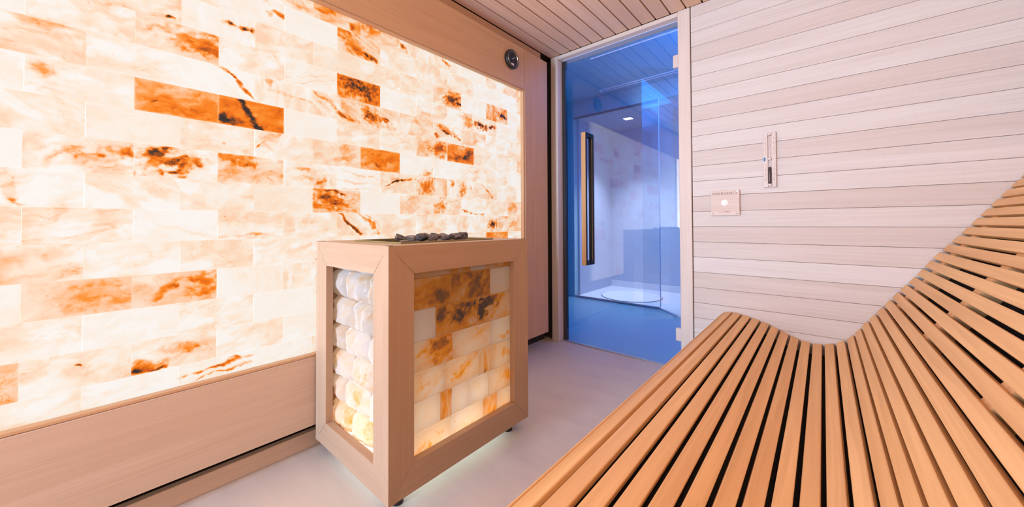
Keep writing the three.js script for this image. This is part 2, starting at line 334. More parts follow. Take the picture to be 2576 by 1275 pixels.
// ------------------------------------------------------------ beyond the glass: blue corridor and a shower
{
  seed(71);
  const box = (parent, n, x0, x1, y0, y1, z0, z1, m) => part(parent, n, cbox(x1 - x0, y1 - y0, z1 - z0, 0.001), m, [(x0 + x1) / 2, (y0 + y1) / 2, (z0 + z1) / 2]);
  const fl = structure('floor'), CX0 = -3.3, CX1 = 1.6, CH = 2.66, SZ = -4.3, SB = -5.385, SL = -2.56;
  const corridorFloor = std({ color: lin(0.24, 0.48, 0.60), roughness: 0.3 });  // blue of the corridor light mixed into the floor colour
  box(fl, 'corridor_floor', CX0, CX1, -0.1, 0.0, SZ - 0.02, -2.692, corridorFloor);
  const sh = new THREE.Shape([[SL, -SB], [SL, -SZ], [-1.44, -SZ], [-0.9, 3.76], [-0.4, 3.76], [-0.4, -SB]].map((p) => new THREE.Vector2(...p)));
  part(fl, 'shower_floor', new THREE.ExtrudeGeometry(sh, { depth: 0.012, bevelEnabled: false }).rotateX(Math.PI / 2), std({ color: lin(0.78, 0.79, 0.84), roughness: 0.5 }), [0, 0.013, 0]).scale.z = -1;
  const ce = structure('ceiling');
  box(ce, 'corridor_ceiling', CX0, CX1, CH, CH + 0.1, SZ - 0.1, -2.70, BLUELIT_PLASTER);
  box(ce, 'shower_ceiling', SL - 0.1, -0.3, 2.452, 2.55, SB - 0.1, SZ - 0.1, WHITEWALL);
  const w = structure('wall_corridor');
  box(w, 'wall_panel', CX0, -1.766, 0, CH, -2.80, -2.70, BLUELIT_PLASTER); box(w, 'wall_panel', -0.655, CX1, 0, CH, -2.80, -2.70, BLUELIT_PLASTER);
  box(w, 'wall_panel', -1.766, -0.655, 2.432, CH, -2.80, -2.70, BLUELIT_PLASTER);
  box(w, 'wall_panel', CX0 - 0.1, CX0, 0, CH, SZ - 0.1, -2.7, BLUELIT_PLASTER); box(w, 'wall_panel', CX1, CX1 + 0.1, 0, CH, SZ - 0.1, -2.7, BLUELIT_PLASTER);
  box(w, 'wall_panel', CX0, -2.585, 0, CH, SZ - 0.1, SZ, BLUELIT_PLASTER);
  box(w, 'bulkhead', -2.585, CX1, 2.455, CH, SZ - 0.1, SZ, BLUELIT_PLASTER);
  box(w, 'wall_panel', -0.4, CX1, 0, 2.455, -3.86, -3.76, BLUELIT_PLASTER);
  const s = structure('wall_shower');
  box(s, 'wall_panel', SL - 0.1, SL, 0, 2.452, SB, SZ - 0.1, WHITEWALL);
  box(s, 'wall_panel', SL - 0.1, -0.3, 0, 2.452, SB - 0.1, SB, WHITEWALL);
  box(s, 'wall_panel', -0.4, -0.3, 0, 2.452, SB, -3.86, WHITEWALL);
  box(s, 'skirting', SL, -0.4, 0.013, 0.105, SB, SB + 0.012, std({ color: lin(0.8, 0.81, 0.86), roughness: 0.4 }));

  const enc = thing('shower_enclosure', 'frameless glass shower front across the blue corridor seen through the sauna door', 'shower screen', [0, 0, SZ]);
  part(enc, 'glass_panel', new THREE.BoxGeometry(1.115, 2.42, 0.010), GLASS, [-2.005, 1.24, 0]);
  const a = part(enc, 'glass_panel', new THREE.BoxGeometry(0.75, 2.62, 0.010), GLASS, [-1.44 + 0.265 + 0.006, 1.335, 0.265 + 0.006]); a.rotation.y = Math.PI / 4;
  part(enc, 'panel_edge', cbox(0.010, 2.42, 0.012, 0.002), std({ color: lin(0.75, 0.85, 0.95), roughness: 0.2 }), [-1.4395, 1.24, 0.0], 'polished glass edge with its highlight painted pale');  // pale colour paints the highlight along the glass edge
  part(enc, 'bottom_rail', cbox(1.13, 0.022, 0.03, 0.003), std({ color: lin(0.30, 0.34, 0.44), metalness: 0.5, roughness: 0.4 }), [-2.01, 0.013, 0]);
  part(enc, 'top_rail', cbox(1.13, 0.02, 0.03, 0.003), std({ color: lin(0.1, 0.13, 0.2), roughness: 0.5 }), [-2.01, 2.444, 0]);

  const disc = thing('floor_plate', 'large round white plate set flush in the shower floor behind the glass', 'drain cover', [-1.975, 0.013, -4.75]);
  part(disc, 'plate', new THREE.CylinderGeometry(0.385, 0.385, 0.008, 96), std({ color: lin(0.92, 0.92, 0.93), roughness: 0.5 }), [0, 0.004, 0]);
  part(disc, 'rim', new THREE.TorusGeometry(0.39, 0.004, 10, 96).rotateX(Math.PI / 2), std({ color: lin(0.2, 0.2, 0.24), roughness: 0.4 }), [0, 0.003, 0]);

  const dl = thing('downlight', 'small square white downlight in the shower ceiling above the round plate', 'light', [-2.02, 2.452, -4.80]);
  const ring = new THREE.Shape([[-0.075, -0.075], [0.075, -0.075], [0.075, 0.075], [-0.075, 0.075]].map((p) => new THREE.Vector2(...p)));
  ring.holes.push(new THREE.Path([[-0.055, -0.055], [-0.055, 0.055], [0.055, 0.055], [0.055, -0.055]].map((p) => new THREE.Vector2(...p))));
  part(dl, 'trim_ring', new THREE.ExtrudeGeometry(ring, { depth: 0.008, bevelEnabled: false }).rotateX(Math.PI / 2), WHITEWALL, [0, 0, 0]);
  part(dl, 'light_lens', cbox(0.108, 0.004, 0.108, 0.001), std({ color: lin(0.9, 0.9, 0.9), emissive: lin(1, 0.97, 0.95), emissiveIntensity: 4 }), [0, -0.003, 0], 'glowing square lens');

  const led = thing('reflected_light_bar', 'slim pale blue-white bar added behind the glass door in place of a reflected streak', 'light', [-1.26, 2.60, -3.12]);  // glowing bar stands in for a streak reflected in the glass
  part(led, 'added_light_diffuser', cbox(0.86, 0.014, 0.03, 0.004), std({ color: lin(0.5, 0.52, 0.7), emissive: lin(0.36, 0.34, 0.58), emissiveIntensity: 1, roughness: 0.5 }), [0, 0, 0], 'glowing diffuser');
  for (const x of [-0.35, 0.35]) part(led, 'hanger', new THREE.CylinderGeometry(0.002, 0.002, 0.052, 8), CHROME, [x, 0.033, 0]);

  const lamp = thing('added_wall_lamp', 'added blue uplight on the corridor wall behind the plank wall, out of sight from the bench', 'light', [0.3, 1.9, -2.80]);  // unseen uplight, added to make the corridor bluer and brighter
  part(lamp, 'bracket', cbox(1.2, 0.05, 0.16, 0.004), WHITEWALL, [0, 0, -0.081]);
  part(lamp, 'added_light_diffuser', cbox(1.16, 0.01, 0.12, 0.002), std({ color: lin(0.4, 0.5, 0.9), emissive: lin(0.05, 0.3, 1), emissiveIntensity: 2 }), [0, 0.03, -0.081], 'glowing blue strip');
  areaLight('added_corridor_uplight', lin(0.008, 0.26, 1), BLUE_UP, 1.16, 0.12, [0.3, 1.937, -2.881], [0.3, 5, -2.881]);

  const vent = thing('ceiling_vent', 'long narrow slot vent in the blue corridor ceiling in front of the shower', 'vent', [-1.5, CH, -4.12]);
  for (const z of [-0.024, 0.024]) part(vent, 'vent_frame', cbox(1.2, 0.012, 0.018, 0.002), std({ color: lin(0.9, 0.92, 1), roughness: 0.35 }), [0, -0.006, z]);
  for (const x of [-0.591, 0.591]) part(vent, 'vent_frame', cbox(0.018, 0.012, 0.03, 0.002), std({ color: lin(0.9, 0.92, 1), roughness: 0.35 }), [x, -0.006, 0]);
  part(vent, 'slot', cbox(1.16, 0.004, 0.03, 0.001), BLACK, [0, -0.002, 0]);
}

// ------------------------------------------------------------ the back-lit salt wall
{
  seed(81);
  const wall = thing('salt_light_wall', 'glowing back-lit wall of white, peach and orange salt bricks framed in wood', 'light wall', [0, 0, 0]);
  const Z0 = 2.86, Z1 = -2.132, SEEN = 0.36, Y0 = 0.4165, Y1 = 2.0235, FRONT = -1.742, ROW = 0.1112, LEN = 0.2215;
  part(wall, 'light_panel', cbox(0.012, Y1 - Y0, Z0 - Z1, 0.001), std({ color: lin(0.8, 0.8, 0.8), emissive: lin(1, 0.93, 0.82), emissiveIntensity: 0.75 }), [-1.80, (Y0 + Y1) / 2, (Z0 + Z1) / 2], 'glowing panel behind the bricks');
  const fw = PANEL[2];
  for (const [y, s] of [[Y0 + 0.005, 1], [Y1 - 0.005, -1]]) part(wall, 'frame', cbox(0.05, 0.01, Z0 - Z1, 0.001, 'z'), fw, [-1.741, y, (Z0 + Z1) / 2]);
  for (const z of [Z1 + 0.005, Z0 - 0.005]) part(wall, 'frame', cbox(0.05, Y1 - Y0 - 0.02, 0.01, 0.001, 'y'), fw, [-1.741, (Y0 + Y1) / 2, z]);
  const W = { b: 0.08, a: 0.11 }, C = { b: 0.22, a: 0.20 }, P = { b: 0.33, a: 0.22 }, S = { b: 0.41, a: 0.22 };
  const V = (o) => ({ ...o, ang: 88, st: 7 });
  const SPEC = {
    '-5,2': { ...P, f: [[0.75, 0.4, 0.2, 0.25, 20, 0.18]] }, '-5,3': { ...S, f: [[0.25, 0.5, 0.2, 0.2, 0, 0.22], [0.8, 0.3, 0.08, 0.15, 0, 0.3]] }, '-5,4': { ...S, f: [[0.3, 0.5, 0.35, 0.4, 0, 0.2]] }, '-5,5': V({ ...C, f: [[0.1, 0.3, 0.05, 0.25, 80, 0.55]] }), '-5,6': V({ ...C, f: [[0.4, 0.4, 0.04, 0.3, 80, 0.5]] }), '-5,7': W, '-5,8': C, '-5,9': P,
    '-4,0': P, '-4,1': C, '-4,2': { ...W, f: [[0.93, 0.5, 0.07, 0.32, 100, 0.75], [0.72, 0.85, 0.08, 0.08, 0, 0.4]] }, '-4,3': { b: 0.06, a: 0.04 }, '-4,4': { b: 0.36, a: 0.16, ang: -18, st: 7, f: [[0.35, 0.45, 0.55, 0.36, -32, 0.3], [0.85, 0.16, 0.2, 0.12, -15, 0.4]] }, '-4,5': C, '-4,6': V(C), '-4,7': C, '-4,8': W, '-4,9': W, '-4,10': P,
    '-3,0': { ...P, b: 0.3, f: [[0.86, 0.12, 0.05, 0.05, 0, 0.75]] }, '-3,1': V({ ...W, b: 0.08, f: [[0.72, 0.6, 0.05, 0.5, 90, 0.3], [0.93, 0.6, 0.04, 0.55, 88, 0.6]] }), '-3,2': C, '-3,3': { ...C, a: 0.1 }, '-3,4': { ...C, b: 0.17 }, '-3,5': { ...P, b: 0.25 }, '-3,6': { ...P, f: [[0.66, 0.55, 0.34, 0.45, 20, 0.5], [0.9, 0.3, 0.1, 0.3, 90, 0.2]] }, '-3,7': V(W), '-3,8': V({ ...S, b: 0.46, f: [[0.4, 0.5, 0.4, 0.6, 0, 0.2], [0.78, 0.5, 0.07, 0.5, 80, 0.6]] }), '-3,9': W,
    '-2,0': { ...P, b: 0.17 }, '-2,1': { b: 0.33, a: 0.16, f: [[0.7, 0.6, 0.42, 0.45, -8, 0.36], [0.9, 0.35, 0.14, 0.4, 0, 0.12]] }, '-2,2': { ...P, b: 0.2 }, '-2,3': { ...W, b: 0.1, ang: 18, st: 9, f: [[0.5, 0.5, 0.5, 0.04, 18, 0.25], [0.55, 0.3, 0.5, 0.03, 20, 0.2]] }, '-2,4': { b: 0.72, a: 0.2, grit: 0.42, f: [[0.25, 0.5, 0.2, 0.4, 0, 0.12], [0.55, 0.5, 0.25, 0.3, 0, 0.12], [0.95, 0.5, 0.18, 0.6, 0, -0.06]] }, '-2,5': { ...W, f: [[0.85, 0.4, 0.12, 0.3, 0, 0.15]] }, '-2,6': { ...P, b: 0.26 }, '-2,7': { ...W, f: [[0.8, 0.5, 0.3, 0.5, 0, 0.4]] }, '-2,8': V({ ...C, b: 0.2, f: [[0.12, 0.5, 0.1, 0.6, 88, 0.35], [0.45, 0.5, 0.09, 0.6, 86, 0.75], [0.78, 0.5, 0.05, 0.6, 92, 0.4]] }), '-2,9': W, '-2,10': C,
    '-1,0': { ...C, b: 0.1 }, '-1,1': { ...W, b: 0.05, ang: -30, f: [[0.72, 0.62, 0.32, 0.06, -36, 0.7], [0.68, 0.66, 0.13, 0.04, -36, 0.35], [0.93, 0.38, 0.1, 0.06, -36, 0.2]] }, '-1,2': V({ ...C, b: 0.16, a: 0.18, f: [[0.2, 0.85, 0.08, 0.2, 90, 0.35], [0.36, 0.5, 0.03, 0.5, 84, 0.2], [0.85, 0.5, 0.03, 0.6, 88, 0.25]] }), '-1,3': { ...P, ang: -30, st: 8, f: [[0.5, 0.42, 0.6, 0.13, -24, 0.36], [0.15, 0.25, 0.25, 0.1, -24, -0.1]] }, '-1,4': { b: 0.3, a: 0.16, ang: -28, st: 8, f: [[0.3, 0.4, 0.5, 0.36, -28, 0.42], [0.2, 0.4, 0.16, 0.2, -25, 0.3], [0.55, 0.42, 0.2, 0.14, -28, 0.3]] }, '-1,5': { ...P, f: [[0.6, 0.5, 0.4, 0.25, -35, 0.1]] }, '-1,6': { ...C, f: [[0.62, 0.62, 0.4, 0.2, -12, 0.5], [0.55, 0.5, 0.25, 0.06, -12, 0.4], [0.15, 0.25, 0.12, 0.1, -25, 0.5]] }, '-1,7': { ...P, b: 0.28 }, '-1,8': { ...C, b: 0.14 },
    '0,-1': W, '0,0': { ...P, b: 0.17, a: 0.12, f: [[0.17, 0.75, 0.13, 0.22, 0, 0.34], [0.14, 0.15, 0.14, 0.12, -15, 0.34], [0.42, 0.7, 0.14, 0.25, 0, -0.16]] }, '0,1': { b: 0.55, a: 0.14, f: [[0.55, 0.5, 0.5, 0.6, 0, 0.12], [0.19, 0.27, 0.04, 0.05, 30, 0.4]] }, '0,2': { b: 0.66, a: 0.14, f: [[0.45, 0.5, 0.5, 0.13, -62, 0.42], [0.5, 0.4, 0.36, 0.1, -60, 0.3], [0.09, 0.2, 0.16, 0.2, 0, 0.42], [0.35, 0.15, 0.3, 0.16, 0, 0.16]] }, '0,3': { b: 0.1, a: 0.05 }, '0,4': C, '0,5': { ...C, b: 0.2 }, '0,6': { ...P, f: [[0.72, 0.45, 0.25, 0.55, 80, 0.42]] }, '0,7': { b: 0.68, a: 0.18, grit: 0.2, f: [[0.35, 0.3, 0.3, 0.2, 10, 0.26], [0.75, 0.45, 0.2, 0.2, 30, 0.2]] }, '0,8': C, '0,9': C, '0,10': S,
    '1,0': { ...C, b: 0.14, a: 0.08 }, '1,1': { ...P, b: 0.24, f: [[0.55, 0.4, 0.05, 0.05, 0, 0.4]] }, '1,2': { ...P, b: 0.24, ang: 35, f: [[0.25, 0.7, 0.3, 0.3, 35, 0.2], [0.05, 0.4, 0.12, 0.06, 55, 0.4]] }, '1,3': { ...P, b: 0.26, f: [[0.7, 0.5, 0.25, 0.5, 90, 0.16]] }, '1,4': { b: 0.56, a: 0.12, f: [[0.5, 0.4, 0.55, 0.5, 0, 0.12], [0.4, 0.28, 0.1, 0.08, 0, 0.2]] }, '1,5': { ...W, b: 0.06, f: [[0.82, 0.2, 0.26, 0.28, 30, 0.5]] }, '1,6': { ...C, b: 0.12 }, '1,7': { ...C, f: [[0.55, 0.6, 0.1, 0.2, 60, 0.2]] }, '1,8': C, '1,9': W,
    '2,-1': { b: 0.01, a: 0.02 }, '2,0': { ...S, b: 0.26, f: [[0.34, 0.5, 0.24, 0.14, 30, 0.36], [0.6, 0.35, 0.22, 0.2, 10, 0.22], [0.92, 0.6, 0.1, 0.45, 70, 0.42], [0.78, 0.2, 0.2, 0.12, 10, 0.24], [0.42, 0.1, 0.3, 0.1, 0, -0.2]] }, '2,1': { ...S, b: 0.2, f: [[0.24, 0.5, 0.3, 0.42, 40, 0.5], [0.28, 0.72, 0.15, 0.16, 40, 0.34], [0.62, 0.5, 0.3, 0.2, 30, 0.4], [0.85, 0.6, 0.14, 0.2, 40, 0.25], [0.55, 0.15, 0.1, 0.06, 10, 0.5]] }, '2,2': { ...S, b: 0.34, f: [[0.25, 0.8, 0.32, 0.24, 0, 0.36], [0.8, 0.35, 0.2, 0.14, 15, 0.14]] }, '2,3': { ...C, b: 0.14, f: [[0.65, 0.45, 0.3, 0.3, -15, 0.22], [0.3, 0.75, 0.12, 0.1, 0, 0.3], [0.68, 0.2, 0.14, 0.2, 30, 0.28]] }, '2,4': { ...W, ang: -10, st: 9, f: [[0.5, 0.7, 0.5, 0.05, -8, 0.3], [0.55, 0.35, 0.5, 0.05, -6, 0.3], [0.45, 0.12, 0.25, 0.05, 0, 0.34]] }, '2,5': { ...S, b: 0.3, ang: 15, f: [[0.3, 0.5, 0.34, 0.05, 14, 0.75], [0.75, 0.72, 0.25, 0.08, 10, 0.34]] }, '2,6': V({ ...S, b: 0.36, f: [[0.3, 0.5, 0.2, 0.45, 75, 0.3]] }), '2,7': { ...C, b: 0.18, ang: 60, f: [[0.15, 0.75, 0.06, 0.25, 30, 0.5], [0.55, 0.4, 0.2, 0.35, 60, 0.4], [0.9, 0.5, 0.05, 0.3, 40, 0.4]] }, '2,8': { ...C, f: [[0.5, 0.55, 0.4, 0.06, -40, 0.42]] }, '2,9': C, '2,10': W,
    '3,-1': { ...P, b: 0.1, f: [[0.38, 0.3, 0.06, 0.3, 0, 0.3], [0.42, 0.12, 0.07, 0.1, -20, 0.6]] }, '3,0': { ...P, b: 0.12, ang: -35, st: 5 }, '3,1': { ...C, ang: -20 }, '3,2': { ...C, b: 0.2, a: 0.12 }, '3,3': { b: 0.42, a: 0.2, ang: -6, st: 9, f: [[0.3, 0.5, 0.35, 0.4, 0, 0.26], [0.6, 0.4, 0.4, 0.3, -8, 0.18], [0.35, 0.86, 0.3, 0.06, -5, 0.3]] }, '3,4': { b: 0.08, a: 0.06 }, '3,5': { ...P, b: 0.28 }, '3,6': { ...S, b: 0.28, f: [[0.25, 0.45, 0.2, 0.42, 80, 0.42]] }, '3,7': { ...C, b: 0.14, f: [[0.5, 0.2, 0.5, 0.06, -5, 0.6]] }, '3,8': C, '3,9': S,
    '4,0': { ...P, b: 0.24, ang: 8, st: 7, f: [[0.55, 0.3, 0.6, 0.05, 9, 0.16]] }, '4,1': { ...W, b: 0.08, ang: -24, f: [[0.5, 0.4, 0.5, 0.05, -24, 0.16]] }, '4,2': { ...P, b: 0.17, f: [[0.4, 0.1, 0.4, 0.05, 0, 0.3]] }, '4,3': { ...C, b: 0.18, f: [[0.45, 0.6, 0.14, 0.3, 40, 0.22]] }, '4,4': { ...P, b: 0.22, ang: -50, f: [[0.32, 0.5, 0.45, 0.07, -50, 0.6], [0.72, 0.62, 0.42, 0.1, -42, 0.62], [0.8, 0.72, 0.25, 0.04, -42, 0.35], [0.42, 0.3, 0.2, 0.1, -45, 0.2]] }, '4,5': C, '4,6': { ...P, b: 0.26 }, '4,7': V(C), '4,8': V({ ...C, f: [[0.85, 0.5, 0.16, 0.6, 90, 0.6], [0.93, 0.5, 0.03, 0.5, 88, 0.3]] }), '4,9': { ...S, b: 0.4 }, '4,10': { ...P, f: [[0.5, 0.4, 0.3, 0.4, 80, 0.36]] },
    '5,-1': P, '5,0': { ...C, b: 0.1 }, '5,1': { ...C, b: 0.16 }, '5,2': { ...P, b: 0.2 }, '5,3': { ...P, b: 0.2, f: [[0.5, 0.1, 0.4, 0.04, 0, 0.5]] }, '5,8': { b: 0.62, a: 0.1 },
    '6,-1': W, '6,0': { b: 0.36, a: 0.1, f: [[0.72, 0.45, 0.4, 0.4, 0, 0.18], [0.02, 0.5, 0.15, 0.6, 0, -0.08]] }, '6,1': { b: 0.34, a: 0.14, f: [[0.85, 0.6, 0.25, 0.42, 60, 0.34], [0.4, 0.5, 0.2, 0.16, 45, 0.28], [0.5, 0.55, 0.05, 0.06, 0, 0.3]] }, '6,2': V({ ...W, b: 0.1 }), '6,3': V(C),
    '7,-1': C, '7,0': { ...W, b: 0.08 }, '7,1': { ...P, b: 0.17 }, '7,2': { b: 0.06, a: 0.04 }, '7,3': W,
    '8,-1': P, '8,0': { ...P, b: 0.16, f: [[0.5, 0.6, 0.03, 0.03, 0, 0.6], [0.8, 0.3, 0.3, 0.3, 0, 0.1]] }, '8,1': { ...S, b: 0.27, f: [[0.16, 0.2, 0.22, 0.2, 0, 0.4], [0.55, 0.55, 0.3, 0.14, -14, 0.3], [0.05, 0.12, 0.08, 0.08, 0, 0.3], [0.35, 0.06, 0.1, 0.05, 0, 0.4]] }, '8,2': { ...C, b: 0.15 }, '8,3': W,
    '9,-1': { ...S, b: 0.18, a: 0.14, f: [[0.72, 0.2, 0.06, 0.08, 0, 0.4], [0.55, 0.4, 0.2, 0.1, 0, 0.16], [0.5, 0.05, 0.4, 0.1, 0, 0.14]] }, '9,0': { ...C, b: 0.08 }, '9,1': { ...W, ang: 12, f: [[0.6, 0.75, 0.5, 0.06, 12, 0.6], [0.45, 0.45, 0.55, 0.04, 14, 0.42], [0.7, 0.85, 0.2, 0.04, 12, 0.4]] }, '9,2': W, '9,3': C,
  };
  const pick = [W, W, C, C, C, P, P, { ...C, ang: -30, st: 6 }, S];
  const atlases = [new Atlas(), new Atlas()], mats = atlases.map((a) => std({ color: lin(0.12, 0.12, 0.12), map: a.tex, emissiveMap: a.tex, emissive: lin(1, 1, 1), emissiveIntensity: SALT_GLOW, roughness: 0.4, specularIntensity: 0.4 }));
  let at = 0, sd = 0; const hidden = [], cells = [];
  for (let k = -5; k <= 9; k++) {
    const y0 = Math.max(Y0 + 0.0105, 1.5 - ROW * (k + 1) + 0.0002), y1 = Math.min(Y1 - 0.0105, 1.5 - ROW * k - 0.0002), ph = k % 2 === 0 ? 0.1405 : 0.025;
    for (let j = -13; j <= 11; j++) {
      const za = Math.min(Z0 - 0.0105, ph - LEN * j - 0.0002), zb = Math.max(Z1 + 0.0105, ph - LEN * (j + 1) + 0.0002);
      if (za - zb < 0.01) continue;
      if (zb > SEEN) { hidden.push([y0, y1, za, zb, ph - LEN * j, 1.5 - ROW * (k + 1)]); continue; }
      sd++;
      const spec = SPEC[`${k},${j}`] || { ang: rnd(-30, 30), ...pick[Math.floor(rnd(0, 8.99))] };
      if (atlases[at].full) at++;
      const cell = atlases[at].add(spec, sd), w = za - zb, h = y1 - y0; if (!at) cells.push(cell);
      const zf = ph - LEN * j, yf = 1.5 - ROW * (k + 1);
      const g = cbox(0.04, h, w, 0.0015), yc = (y0 + y1) / 2, zc = (za + zb) / 2;
      cellUV(g, cell, (p, i) => (zf - (p.getZ(i) + zc)) / LEN, (p, i) => (p.getY(i) + yc - yf) / ROW);
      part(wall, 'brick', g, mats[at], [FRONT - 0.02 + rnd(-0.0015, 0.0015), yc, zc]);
    }
  }
  // unseen stretch added past the camera for its light; its bricks joined into one part
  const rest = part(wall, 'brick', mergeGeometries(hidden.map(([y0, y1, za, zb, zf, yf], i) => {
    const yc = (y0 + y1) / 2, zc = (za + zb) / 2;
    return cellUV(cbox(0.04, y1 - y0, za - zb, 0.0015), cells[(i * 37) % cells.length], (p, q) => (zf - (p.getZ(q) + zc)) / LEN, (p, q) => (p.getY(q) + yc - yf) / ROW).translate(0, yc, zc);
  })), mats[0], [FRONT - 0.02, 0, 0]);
  rest.userData.kind = 'stuff';
}

// ------------------------------------------------------------ heater faced with salt bricks
{
  seed(91);
  const X0 = -1.70, X1 = -1.10, Z0 = -1.39, Z1 = -0.64, Y0 = 0.06, Y1 = 0.927, XC = -1.40, ZC = -1.015, T = 0.03, F = 0.102;
  const heater = thing('sauna_heater', 'wood-framed sauna heater with glowing salt brick panels in its sides', 'heater', [XC, 0, ZC]);
  const face = (w, turn, out) => {     // four mitred boards of one side; local x to the right as seen from outside
    const a = w / 2, H = Y1 - Y0, b = a - F, m = 0.00035, q = [['rail', [[-a, H], [-b, H - F], [b, H - F], [a, H]], 'x'], ['rail', [[-a, 0], [a, 0], [b, F], [-b, F]], 'x'], ['stile', [[-a, 0], [-b, F], [-b, H - F], [-a, H]], 'y'], ['stile', [[a, 0], [a, H], [b, H - F], [b, F]], 'y']];
    q.forEach(([n, pts, gr], i) => {
      const g = outlineBoard(pts, T, gr).translate(0, Y0, out - T).rotateY(turn);
      part(heater, n, g, HEATERWOOD[(i + (turn ? 1 : 0)) % 2]);
    });
  };
  face(X1 - X0, 0, Z1 - ZC); face(Z1 - Z0, Math.PI / 2, X1 - XC); face(X1 - X0, Math.PI, ZC - Z0); face(Z1 - Z0, -Math.PI / 2, XC - X0);
  const plank = (n, x0, x1, y0, y1, z0, z1, gr, m) => part(heater, n, cbox(x1 - x0, y1 - y0, z1 - z0, 0.001, gr), m, [(x0 + x1) / 2 - XC, (y0 + y1) / 2, (z0 + z1) / 2 - ZC]);
  const TX0 = -1.55, TX1 = -1.185, TZ0 = -1.235, TZ1 = -0.74;
  plank('top_board', X0 + T, TX0 + 0.004, Y1 - 0.02, Y1 - 0.0006, Z0 + T, Z1 - T, 'z', HEATERWOOD[0]); plank('top_board', TX1 - 0.004, X1 - T, Y1 - 0.02, Y1 - 0.0006, Z0 + T, Z1 - T, 'z', HEATERWOOD[0]);
  plank('top_board', TX0 + 0.004, TX1 - 0.004, Y1 - 0.02, Y1 - 0.0006, TZ1 - 0.004, Z1 - T, 'x', HEATERWOOD[0]); plank('top_board', TX0 + 0.004, TX1 - 0.004, Y1 - 0.02, Y1 - 0.0006, Z0 + T, TZ0 + 0.004, 'x', HEATERWOOD[0]);
  plank('base_board', X0 + T, X1 - T, Y0 + 0.012, Y0 + 0.03, Z0 + T, Z1 - T, 'z', HEATERWOOD[1]);
  const brass = std({ color: lin(0.36, 0.29, 0.13), metalness: 0.7, roughness: 0.42 }), iron = std({ color: lin(0.03, 0.028, 0.026), metalness: 0.4, roughness: 0.7 });
  const tray = plank('tray', TX0 + 0.006, TX1 - 0.006, 0.870, 0.880, TZ0 + 0.006, TZ1 - 0.006, 'x', iron);
  const tp = tray.position, rim = (x0, x1, z0, z1) => part(tray, 'rim', cbox(x1 - x0, 0.0625, z1 - z0, 0.0012), brass, [(x0 + x1) / 2 - XC - tp.x, 0.90175 - tp.y, (z0 + z1) / 2 - ZC - tp.z]);
  rim(TX0, TX1, TZ1 - 0.006, TZ1); rim(TX0, TX1, TZ0, TZ0 + 0.006); rim(TX0, TX0 + 0.006, TZ0 + 0.006, TZ1 - 0.006); rim(TX1 - 0.006, TX1, TZ0 + 0.006, TZ1 - 0.006);
  plank('heating_core', -1.50, -1.24, 0.50, 0.869, -1.20, -0.80, 'y', iron);
  for (const x of [X0 + 0.06, X1 - 0.075]) for (const z of [Z0 + 0.07, Z1 - 0.08]) part(heater, 'foot', new THREE.CylinderGeometry(0.019, 0.022, 0.073, 20), BLACK, [x - XC, 0.0365, z - ZC], 'black round foot');
  const lampM = std({ color: lin(0.9, 0.9, 0.9), emissive: lin(1, 0.9, 0.75), emissiveIntensity: 2 }), coolM = std({ color: lin(0.9, 0.9, 0.9), emissive: lin(0.8, 1, 0.97), emissiveIntensity: 2 });
  plank('light_strip', -1.62, -1.18, Y0 + 0.031, Y0 + 0.043, -1.30, -0.73, 'x', lampM);
  for (const [x0, x1, z0, z1] of [[-1.20, -1.16, -1.30, -0.73], [-1.62, -1.22, -0.73, -0.70]]) plank('light_strip', x0, x1, Y0 + 0.004, Y0 + 0.012, z0, z1, 'x', coolM);
  areaLight('heater_light', lin(1, 0.90, 0.74), HEATER_LAMP, 0.44, 0.56, [XC, Y0 + 0.046, ZC], [XC, 5, ZC]);
  areaLight('heater_under_light', lin(0.75, 1, 0.96), HEATER_UNDER, 0.42, 0.56, [XC + 0.04, Y0 + 0.002, ZC + 0.02], [XC + 0.04, -5, ZC + 0.02]);

  // bricks: light from the lamp in the base shines through them
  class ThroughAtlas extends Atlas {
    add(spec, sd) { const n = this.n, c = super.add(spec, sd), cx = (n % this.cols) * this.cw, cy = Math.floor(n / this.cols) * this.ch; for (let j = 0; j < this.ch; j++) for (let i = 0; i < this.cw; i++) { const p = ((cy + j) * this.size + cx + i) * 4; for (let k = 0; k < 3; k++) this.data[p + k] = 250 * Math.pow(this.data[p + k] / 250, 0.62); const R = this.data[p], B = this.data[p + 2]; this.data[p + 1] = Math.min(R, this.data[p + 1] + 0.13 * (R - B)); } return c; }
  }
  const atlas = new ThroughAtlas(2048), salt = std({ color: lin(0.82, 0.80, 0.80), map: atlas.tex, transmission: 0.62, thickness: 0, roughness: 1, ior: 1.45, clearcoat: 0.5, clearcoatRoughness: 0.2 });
  const G = { b: 0.46, a: 0.16 }, W = { b: 0.06, a: 0.08 }, C = { b: 0.16, a: 0.14 }, S = { b: 0.34, a: 0.18 };
  const yr = [0.13, 0.237, 0.346, 0.456, 0.565, 0.683, 0.80, 0.88];
